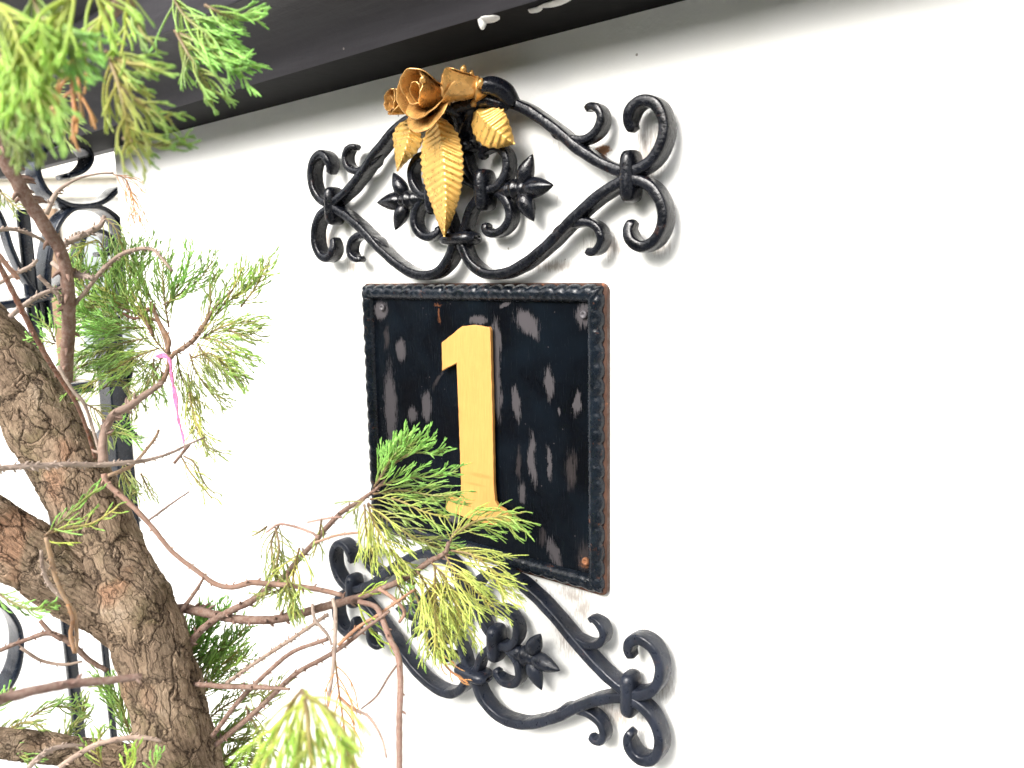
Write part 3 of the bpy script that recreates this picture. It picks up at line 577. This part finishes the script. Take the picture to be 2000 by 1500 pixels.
twig([(298,655),(282,612),(300,600),(293,590)],[3,4,4,3],(.86,.86),(.20,.11,.06),.5)
twig([(285,615),(262,622),(240,612)],[3,3,2.5],(.86,.86),TR,.2); twig([(325,690),(330,665),(312,632),(298,600)],[4,4,4,4],(.85,.86),(.20,.11,.06),.4)
twig([(338,690),(362,678),(385,655),(395,635)],[4,4,4.5,4],(.85,.85),(.2,.12,.08),.6)
twig([(292,1015),(310,1002),(340,980),(370,960)],[2,2.5,2,1.5],(.84,.84),(.2,.15,.13),.5)
twig([(210,930),(240,918),(262,905),(300,860),(310,840)],[4,4,3,3,2.5],(.82,.86),(.30,.2,.12),.6)
twig([(80,1075),(84,1110),(96,1140),(120,1165),(138,1178)],[3,3.5,4,5,3],(.72,.74),TP,.5); twig([(90,1050),(100,1090),(108,1125),(125,1165),(145,1200),(150,1250),(148,1275)],[4,4.5,4.5,4,4,4,3],(.71,.73),(.32,.21,.12),.2)
twig([(146,1275),(138,1240),(142,1210),(132,1180)],[4,4,4,3],(.72,.72),(.30,.16,.075),.3)
twig([(55,1500),(85,1472),(120,1458),(165,1455)],[5,5,4,3],(.74,.78),TP,.9); twig([(115,1500),(150,1475),(200,1450),(270,1440),(315,1447)],[5,5,5,5,3],(.74,.77),(.38,.28,.22),.6)
twig([(705,1385),(735,1360),(760,1320),(775,1300)],[1.5,2,2,2],(.76,.77),TB,.0); twig([(660,1360),(690,1385),(720,1400),(745,1440),(755,1480)],[3,3,2.5,2,2],(.76,.74),(.42,.30,.24),1.)
twig([(610,1180),(615,1210),(640,1240),(648,1260)],[3,3,3,2],(.78,.78),TP,.5); twig([(650,1170),(655,1200),(652,1290),(640,1380)],[4,4,4,3],(.78,.75),TP,.4)
twig([(660,1260),(700,1225),(740,1200),(790,1165),(812,1150)],[3.5,3.5,3,3,2.5],(.78,.80),(.44,.22,.12),.4); twig([(740,1150),(770,1170),(790,1195),(780,1215)],[4,3.5,3.5,3],(.79,.80),(.48,.28,.2),.3)
twig([(520,1040),(545,1024),(580,1030),(612,1042),(622,1052)],[2,2.5,2.5,2.5,3],(.81,.81),(.40,.25,.2),.5); twig([(600,1020),(640,1012),(668,1010)],[2,2,2],(.81,.81),(.40,.25,.2),.4); twig([(615,1060),(660,1045),(705,1040)],[2.5,2.5,2],(.81,.81),(.38,.22,.14),.4)
twig([(318,745),(328,720),(330,695),(322,660),(308,625),(296,595)],[5,4.5,4,4,3.5,2.5],(.85,.865),(.17,.105,.06),.3)
twig([(330,700),(352,682),(378,665),(396,640),(420,600),(455,565)],[4,4,4,3.5,3,1.5],(.85,.85),(.17,.105,.06),.3)
twig([(310,628),(285,618),(262,612),(235,600),(205,590)],[3,3,3,2.5,1.5],(.86,.875),(.17,.105,.06),.2)
# sprays -----------------------------------------------------------
CG=((.22,.24,.06),(.17,.32,.07)); CB=((.20,.27,.06),(.21,.45,.09)); KY=((.40,.36,.09),(.34,.42,.09)); CO=((.24,.23,.07),(.20,.28,.075)); CD=((.46,.20,.075),(.50,.27,.10)); CF=((.32,.36,.06),(.26,.46,.06)); CA=((.34,.32,.08),(.20,.37,.07))
KS=np.array([math.cos(a) for a in np.linspace(0,2*math.pi,5,endpoint=False)]),np.array([math.sin(a) for a in np.linspace(0,2*math.pi,5,endpoint=False)])
def cord(g,P2,D,r,c0,c1,j,coarse=False):      # P2: px points, D depths -> scaly round shoot
    L=np.r_[0,np.cumsum(np.linalg.norm(np.diff(P2,axis=0),axis=1))]
    n=int(np.clip(L[-1]/(3.2 if not coarse else 5.),4,34)); s=np.linspace(0,L[-1],n)
    x=np.interp(s,L,P2[:,0]); y=np.interp(s,L,P2[:,1]); d=np.interp(s,L,D)
    P=CAM+(RT*((x-CX)/F)[:,None]-UP*((y-CY)/F)[:,None]-BK)*d[:,None]
    T=np.gradient(P,axis=0); T/=np.linalg.norm(T,axis=1)[:,None]+1e-12
    a=np.cross(T,BK+.21*UP); a/=np.linalg.norm(a,axis=1)[:,None]+1e-12; b=np.cross(T,a)
    q=s/L[-1]; rad=r*(1-.35*q**3)*(1+.16*((np.arange(n)%2)*2-1)); rad[-1]*=.45
    G=P[:,None,:]+rad[:,None,None]*(KS[0][None,:,None]*a[:,None,:]+KS[1][None,:,None]*b[:,None,:])
    cc=(np.array(c0)[None]*(1-q)[:,None]+np.array(c1)[None]*q[:,None])*j; cc=cc*(1+.10*((np.arange(n)%2)*2-1))[:,None]
    C=np.concatenate([np.repeat(cc[:,None,:],5,1),np.ones((n,5,1))],2); g.grid(G,closed=True,caps=True,c=C)
nspray=0; CL=[]                         # sprays that spring from one point of a twig are one spray
def spray(ax,d,n,L,bend=(0,0),col=CG,r=.00105,ang=(22,50),sub=3,side=(1,1),name='foliage_spray',k=.35,core=True,sublen=.36):
    """ax: px polyline of the spray's axis; d: depth(s); n shoots; L: shoot length px; bend: pull in px"""
    global nspray; nspray+=1; n=int(n*(1.95 if (d if not isinstance(d,tuple) else d[0])>.843 else 1.45)); L=L*1.42; r=r*.70; ang=(ang[0]*.9,ang[1]*1.25); rs=np.random.default_rng(nspray*13+1)
    if not isinstance(d,tuple): d=(d,d)
    A=smooth([(x,y,0) for x,y in ax],4)[:,:2]; m=len(A); T=np.gradient(A,axis=0); T/=np.linalg.norm(T,axis=1)[:,None]; dd=np.linspace(d[0],d[1],m)+.006*np.sin(np.linspace(0,5,m)+nspray)
    g=None; sc=np.mean(d); bend=np.array(bend,float)
    for (bx,by,bd,gg,ds_) in CL:
        if math.hypot(bx-ax[0][0],by-ax[0][1])<26 and abs(bd-d[0])<.02: g=gg
    if g is None: g=MB(); CL.append((ax[0][0],ax[0][1],d[0],g,col is CD))
    if core: cord(g,A,dd,r*(1.1 if col is CF else 1.6),col[0] if col is CF else (.15,.09,.05),np.array(col[0]),1)
    for i in range(n):
        s=(i+rs.uniform(0,.8))/n*.93+.04; idx=min(m-1,int(s*m)); p=A[idx].copy(); dep=dd[idx]; t=T[idx]
        sg=1 if i%2 else -1
        if side[0]==0: sg=-1
        if side[1]==0: sg=1
        an=R(rs.uniform(*ang))*sg; dr=np.array([t[0]*math.cos(an)-t[1]*math.sin(an),t[0]*math.sin(an)+t[1]*math.cos(an)])
        l=L*(1-.45*s)*rs.uniform(.65,1.15); st_=max(3.,l/9); dz=rs.normal()*k; jit=rs.uniform(.78,1.2); curl=rs.normal()*.05
        pts=[p.copy()]; ds=[dep]; q=p.copy(); de=dep; v=dr.copy(); nst=int(l/st_)
        for e_ in range(nst):
            v=v+bend*st_/L*1.0+np.array([-v[1],v[0]])*(curl-sg*.085); v/=np.linalg.norm(v); q=q+v*st_; de+=dz*st_/F*sc; pts.append(q.copy()); ds.append(de)
        pts=np.array(pts); ds=np.array(ds)
        if len(pts)<3: continue
        cord(g,pts,ds,r*.95,col[0],col[1],jit)
        ns=rs.integers(max(1,sub-1),sub+2)
        for h in range(ns):
            f=rs.uniform(.38,.92); b0=int(f*(len(pts)-1)); vv=pts[min(len(pts)-1,b0+1)]-pts[b0]; 
            if np.linalg.norm(vv)<1e-6: continue
            vv/=np.linalg.norm(vv); an=R(rs.uniform(11,27))*(1 if h%2 else -1); v=np.array([vv[0]*math.cos(an)-vv[1]*math.sin(an),vv[0]*math.sin(an)+vv[1]*math.cos(an)])
            l2=l*sublen*(1.15-f*.5)*rs.uniform(.6,1.2); st2=max(3.,l2/5); q=pts[b0].copy(); de=ds[b0]; P2=[q.copy()];D2=[de]; z2=dz+rs.normal()*k
            for e_ in range(max(2,int(l2/st2))):
                v=v*(1)+vv*.12+bend*st2/L; v/=np.linalg.norm(v); q=q+v*st2; de+=z2*st2/F*sc; P2.append(q.copy());D2.append(de)
            mixc=np.array(col[0])*(1-f)+np.array(col[1])*f
            cord(g,np.array(P2),np.array(D2),r*.85,mixc,col[1],jit*rs.uniform(.9,1.15))
# sprays in front of the number plate
spray([(730,952),(748,922),(770,892),(800,870),(832,858)],.81,24,52,(-.15,-1.1),CB,sub=4,sublen=.34,ang=(15,50))
spray([(745,930),(762,900),(780,878),(795,860)],.808,14,34,(-.1,-1.1),CB,sub=4,ang=(8,40))
spray([(770,905),(805,885),(840,885),(865,880)],.812,16,38,(.1,-1.0),CB,sub=4,ang=(8,40))
spray([(735,945),(752,920),(775,880),(800,850)],.812,14,45,(0,-1.0),CB,sub=3,ang=(10,45))
spray([(738,950),(790,935),(850,930),(895,920)],.815,16,48,(.5,-.5),CB,sub=4,ang=(15,45))
spray([(728,965),(785,958),(850,968),(890,965)],.815,16,60,(.6,-.15),CG,sub=3)
spray([(722,975),(770,975),(830,1000),(880,1012)],.81,14,60,(.6,.5),CA,sub=2)
spray([(718,982),(750,1010),(800,1045),(845,1062)],.805,20,66,(.6,.3),CO,sub=3)
spray([(718,985),(735,1030),(765,1075),(790,1105)],.80,20,70,(.45,.6),KY,sub=3)
spray([(712,985),(714,1020),(720,1060),(735,1100)],.80,9,60,(.1,.8),KY,sub=2)
spray([(712,975),(695,990),(690,1005)],.80,4,40,(-.3,.5),CO,sub=1)
spray([(820,1050),(850,1068),(880,1065),(895,1070)],.81,10,45,(.6,.0),CG,sub=2)
spray([(878,1060),(890,1038),(925,1020),(975,1010),(1010,1030)],.79,22,72,(.55,.75),CA,sub=2,ang=(10,45))
spray([(882,1050),(930,1018),(980,1008),(1025,1000)],.79,8,50,(.7,.2),CA,sub=2)
spray([(880,1075),(925,1085),(965,1120),(990,1160)],.79,20,75,(.7,.35),KY,sub=2)
spray([(870,1085),(890,1120),(925,1150),(960,1185)],.792,20,70,(.6,.35),KY,sub=3)
spray([(842,1098),(870,1130),(890,1180),(905,1230)],.785,24,80,(.35,.7),KY,sub=3)
spray([(815,1115),(835,1150),(855,1210),(865,1260)],.785,24,80,(.15,.8),KY,sub=3)
spray([(850,1110),(850,1160),(850,1220),(850,1270)],.78,18,70,(.3,.8),KY,sub=2)
spray([(800,1120),(812,1160),(830,1220),(838,1290)],.80,10,60,(.0,.8),CA,sub=2)
spray([(770,1085),(785,1110),(800,1140)],.82,10,50,(.4,.3),CG,sub=2)
spray([(775,1135),(785,1160),(800,1180)],.82,8,45,(.1,.6),CG,sub=2)
spray([(700,1180),(712,1210),(735,1245),(765,1262)],.79,6,40,(.5,.2),CF,sub=1)
spray([(700,1165),(730,1150),(745,1140)],.79,3,25,(.5,-.2),CF,sub=1)
spray([(850,1275),(880,1310),(915,1335)],.81,5,30,(.6,.4),CD,sub=1)
# thin hanging sprays left of the plate
spray([(545,1025),(530,1060),(535,1110),(520,1150)],.81,12,62,(-.1,.8),CO,sub=2)
spray([(522,1028),(505,1040),(490,1048)],.81,2,20,(0,.5),CO,sub=1)
spray([(538,1030),(545,1070),(540,1120),(560,1160)],.81,10,55,(0,.8),CO,sub=2,)
spray([(560,1120),(565,1150),(572,1190)],.80,16,55,(.1,.9),CO,sub=2)
spray([(585,1070),(575,1110),(570,1160),(575,1190)],.80,12,60,(0,.9),KY,sub=2)
spray([(628,1015),(622,1050),(610,1090)],.81,3,40,(-.1,.8),CO,sub=1)
spray([(560,1148),(530,1158),(500,1165)],.81,6,30,(-.5,.2),CO,sub=1)
# bush on the left, in front of the wall's end
spray([(330,640),(322,590),(318,545),(320,500)],.86,16,60,(0,-.8),CG,r=.0009,sub=4)
spray([(325,600),(345,560),(365,525),(370,490)],.86,12,50,(-.1,-.8),CB,r=.0009,sub=4)
spray([(300,590),(280,560),(275,520),(280,485)],.87,16,55,(0,-.8),CG,r=.0009,sub=4)
spray([(320,595),(350,575),(390,545),(415,510)],.86,14,45,(.1,-.8),CG,r=.0009,sub=4)
spray([(395,650),(425,610),(455,565),(475,520)],.85,14,45,(-.1,-.8),CA,r=.0009,sub=4)
spray([(430,600),(465,575),(500,545),(525,515)],.85,16,45,(.1,-.8),CA,r=.0009,sub=4)
spray([(395,660),(430,640),(470,630),(500,628)],.85,14,48,(.5,-.1),CA,r=.0009,sub=3)
spray([(390,660),(425,665),(460,690),(490,700)],.85,16,52,(.5,.3),CA,r=.0009,sub=3)
spray([(385,670),(405,700),(440,725),(465,738)],.85,18,55,(.4,.4),CO,r=.0009,sub=3)
spray([(370,690),(385,730),(415,765),(435,780)],.855,12,50,(.3,.5),CO,r=.0009,sub=3)
spray([(345,690),(352,730),(372,770),(392,790)],.86,12,50,(.1,.7),CO,r=.0009,sub=3)
spray([(230,640),(190,610),(165,560),(150,525)],.88,20,70,(.1,-.6),CG,r=.0009,sub=4)
spray([(240,620),(220,570),(215,530),(225,495)],.88,20,65,(.1,-.7),CG,r=.0009,sub=4)
spray([(250,640),(250,590),(255,540),(262,500)],.875,20,65,(0,-.7),CG,r=.0009,sub=4)
spray([(285,640),(240,640),(190,640),(150,625)],.87,26,70,(-.4,-.3),CB,r=.0009,sub=4)
spray([(290,660),(240,670),(190,690),(150,700)],.87,26,70,(-.4,.1),CG,r=.0009,sub=4)
spray([(310,680),(260,700),(210,730),(160,760)],.865,20,70,(-.3,.4),CA,r=.0009,sub=3)
spray([(250,600),(200,600),(160,600),(130,590)],.88,18,55,(-.3,-.2),CG,r=.0009,sub=4)
spray([(320,690),(300,730),(275,770),(255,790)],.865,12,52,(-.1,.7),CO,r=.0009,sub=3)
spray([(300,700),(300,740),(310,770)],.865,8,50,(0,.8),CG,r=.0009,sub=3)
spray([(108,668),(95,640),(72,618)],.80,10,34,(-.2,-.3),CB,r=.0009,sub=3)
spray([(108,672),(80,665),(55,662)],.80,8,28,(-.3,-.2),CB,r=.0009,sub=2)
spray([(240,650),(215,610),(185,590),(165,600)],.885,14,50,(0,-.3),CO,r=.0009,sub=3)
spray([(300,610),(260,600),(225,590),(200,560)],.875,16,55,(0,-.5),CA,r=.0009,sub=3)
spray([(368,730),(372,780),(385,830),(400,860)],.85,14,52,(.1,.8),KY,r=.0009,sub=2)
spray([(375,800),(385,840),(410,875),(438,886)],.85,10,40,(.4,.4),CO,r=.0009,sub=2)
spray([(352,888),(370,920),(395,950),(415,975)],.84,5,42,(.3,.5),KY,r=.0009,sub=1)
spray([(358,890),(380,905),(400,945),(420,965)],.84,4,35,(.2,.6),CO,r=.0009,sub=1)
spray([(240,905),(245,930),(262,965)],.87,12,44,(.1,.8),CO,r=.0009,sub=2)
spray([(275,925),(290,955),(300,970)],.87,4,30,(.3,.4),CO,r=.0009,sub=1)
spray([(215,850),(240,845),(268,860)],.88,12,32,(.3,-.2),CB,r=.0009,sub=3)
spray([(170,790),(200,810),(215,850)],.89,12,55,(.1,.5),CO,r=.0009,sub=2)
spray([(205,490),(190,470),(165,480),(150,500)],.86,6,45,(-.3,.3),KY,r=.0008,sub=2)
spray([(204,425),(225,445),(238,480),(250,520)],.86,8,45,(.3,.6),CO,r=.0008,sub=1)
spray([(220,340),(245,350),(258,385),(266,430)],.85,12,50,(.2,.8),CD,r=.0006,sub=1)
# on and around the trunk
spray([(88,1046),(125,1015),(165,975),(200,950)],.72,8,42,(.3,-.4),CB,sub=2)
spray([(95,1042),(140,1030),(185,1020),(230,990)],.72,9,40,(.4,-.4),CA,sub=2)
spray([(90,1050),(105,1060),(160,1060)],.72,2,20,(.4,0),CF,sub=1)
spray([(-10,1155),(30,1180),(70,1190),(112,1178)],.70,18,32,(.3,-.4),CB,sub=3)
spray([(345,1300),(380,1265),(410,1225),(430,1190)],.90,22,52,(0,-.8),CB,sub=4)
spray([(350,1275),(370,1240),(390,1205)],.90,12,42,(-.1,-.8),CB,sub=3)
spray([(370,1330),(410,1290),(450,1255),(480,1225)],.90,24,52,(.1,-.7),CG,sub=4)
spray([(380,1370),(420,1330),(455,1300),(480,1280)],.90,18,55,(.1,-.5),CG,sub=3)
spray([(392,1420),(430,1385),(475,1360),(520,1350)],.90,14,45,(.3,-.2),CO,sub=3)
spray([(400,1450),(435,1440),(470,1445),(505,1430)],.90,14,45,(.3,.1),CO,sub=3)
spray([(420,1520),(440,1480),(470,1460),(495,1470)],.90,14,45,(.1,-.3),CO,sub=3)
spray([(110,1470),(135,1430),(160,1400),(165,1370)],.88,18,42,(0,-.6),CO,sub=3)
spray([(250,1420),(235,1380),(215,1350),(190,1335)],.89,22,50,(-.2,-.5),CG,sub=3)
spray([(270,1460),(255,1430),(240,1400),(235,1370)],.89,14,45,(0,-.6),CG,sub=3)
spray([(-5,1440),(25,1420),(55,1410),(85,1420)],.80,14,34,(.2,-.4),CO,sub=3)
spray([(-15,1390),(5,1370),(20,1350)],.80,10,30,(.1,-.4),CB,sub=3)
spray([(240,1520),(255,1490),(265,1460)],.66,8,36,(0,-.6),CF,sub=2)
spray([(300,1510),(302,1490),(310,1470)],.66,6,28,(0,-.6),CB,sub=2)
spray([(120,560),(150,540),(200,530),(250,515)],.885,20,48,(.1,-.6),CG,r=.0009,sub=3)
spray([(150,720),(200,700),(250,700),(290,720)],.875,20,52,(.3,.4),CG,r=.0009,sub=3)
spray([(200,760),(230,740),(250,760),(262,800)],.88,14,44,(.2,.5),CO,r=.0009,sub=2)
spray([(325,690),(300,660),(280,620),(262,575)],.862,18,58,(-.1,-.6),CA,r=.0009,sub=3)
spray([(395,640),(410,600),(412,560),(425,530)],.852,12,46,(.0,-.7),CG,r=.0009,sub=3)
spray([(372,700),(410,690),(440,712),(470,745)],.848,14,55,(.4,.4),CA,r=.0009,sub=2)
spray([(350,1300),(375,1290),(410,1280),(445,1262)],.895,18,48,(.1,-.6),CG,sub=3)
spray([(385,1440),(420,1480),(450,1500)],.90,12,44,(.3,.2),CG,sub=3)
spray([(480,1380),(500,1420),(520,1470)],.86,8,40,(.1,.5),CO,sub=2)
spray([(-20,1480),(30,1470),(70,1490)],.80,12,36,(.2,-.2),CG,sub=3)
spray([(470,600),(500,560),(515,530)],.85,10,38,(.2,-.7),CA,r=.0009,sub=3)
spray([(440,640),(475,655),(500,650)],.85,10,44,(.6,.2),CO,r=.0009,sub=2)
spray([(350,1290),(385,1250),(400,1200)],.895,20,50,(.0,-.8),CB,sub=4)
spray([(380,1350),(420,1310),(470,1270)],.895,20,50,(.2,-.6),CA,sub=3)
spray([(400,1480),(430,1440),(480,1400)],.895,16,50,(.2,-.4),CG,sub=3)
spray([(500,1400),(520,1360),(560,1330)],.86,8,40,(.3,-.2),CO,sub=2)
spray([(440,1500),(470,1480),(500,1490)],.89,10,50,(.2,.2),CO,sub=3)
spray([(200,1500),(190,1460),(200,1430)],.80,10,40,(.1,-.5),CA,sub=3)
spray([(60,1400),(100,1380),(150,1385)],.84,12,44,(.2,-.3),CG,sub=3)
# near, out-of-focus sprays at the bottom and the top left
for k,(a,b_) in enumerate((((560,1390),(500,1530)),((575,1400),(540,1530)),((590,1400),(575,1540)),((600,1400),(612,1540)),((618,1395),(650,1530)),((632,1385),(690,1520)),((650,1400),(710,1540)),((545,1420),(470,1530)))):
    spray([(592+k%3*4,1345+k*2),a,b_],.47-.008*k,7,95+8*(k%3),(.02*(k-4),.95),CF if k%3 else KY,r=.00115,sub=1,ang=(14,34),k=.6,sublen=.5)
spray([(655,1290),(662,1350),(672,1420),(680,1480)],.74,12,90,(.05,.8),CD,sub=2,r=.0009)
spray([(335,-10),(360,30),(395,60),(430,90)],.58,26,90,(.4,.1),CB,r=.0012,sub=3)
spray([(340,60),(380,80),(430,110),(470,130)],.58,24,80,(.5,.1),CB,r=.0012,sub=3)
spray([(345,65),(365,100),(395,150),(420,190)],.58,18,75,(.5,.3),CG,r=.0012,sub=2)
spray([(400,10),(440,30),(470,35),(505,30)],.57,12,55,(.3,-.3),CB,r=.0012,sub=2)
spray([(250,-10),(245,60),(235,110)],.47,5,60,(0,.5),CF,r=.0012,sub=1); spray([(255,-10),(275,60),(300,85)],.47,6,60,(.2,.3),CG,r=.0012,sub=2)
spray([(205,100),(225,115),(260,125),(300,130)],.48,14,70,(.6,.2),CA,r=.0012,sub=3)
spray([(210,105),(230,160),(245,220),(255,290)],.48,16,95,(.35,.55),KY,r=.0012,sub=2)
spray([(230,160),(260,190),(300,220),(335,235)],.49,10,70,(.5,.3),CA,r=.0012,sub=2)
spray([(240,270),(280,280),(330,285),(365,275)],.50,12,50,(.5,.1),CG,r=.0012,sub=2)
spray([(172,85),(150,115),(142,170),(148,235)],.46,6,90,(.1,.8),CD,r=.0014,sub=1)
spray([(150,-20),(110,40),(90,90),(60,130)],.40,26,110,(.0,.4),CF,r=.0012,sub=3)
spray([(60,-20),(80,30),(120,70),(150,110)],.42,26,100,(.2,.4),CB,r=.0012,sub=3)
spray([(-20,90),(20,130),(60,180),(90,240)],.41,26,110,(.2,.5),CA,r=.0012,sub=3)
spray([(-20,0),(20,40),(40,110),(40,200)],.40,26,110,(.1,.5),CF,r=.0012,sub=3)
spray([(-30,160),(0,200),(30,240),(50,280)],.43,24,90,(.2,.4),CO,r=.0012,sub=3)
spray([(20,150),(60,180),(100,210),(135,260)],.62,20,70,(.3,.5),CO,r=.0010,sub=3)
spray([(180,-20),(200,20),(190,60)],.44,12,80,(-.2,.3),CF,r=.0012,sub=2)
spray([(-10,360),(15,390),(40,410)],.80,8,40,(.2,.3),CO,r=.0009,sub=2)
for q in CL: q[3].build('foliage_spray',M['foliage'],jt,label='dry orange-brown spray' if q[4] else None)
print('sprays',len(CL))
# ---------------------------------------------------------------- pink twine tied on a twig
g=MB()
for k in range(4):
    k=k*1.1-1
    tube(g,[cp(305+k*2,697+k,.838),cp(320,693+2*k,.836),cp(331+k,704,.835),cp(336-k,736,.836),cp(341+2*k,775,.838),cp(349-k,820,.84),cp(356+k,850,.84),cp(362-k,880,.842)],[.0006,.0011,.0009,.0010,.0009,.0008,.0008,.0004],7,rough=.3)
tw=g.build('twine',M['pink']); tag(tw,'frayed pink twine hanging from a juniper twig left of the number plate','twine')
S.render.engine='CYCLES'
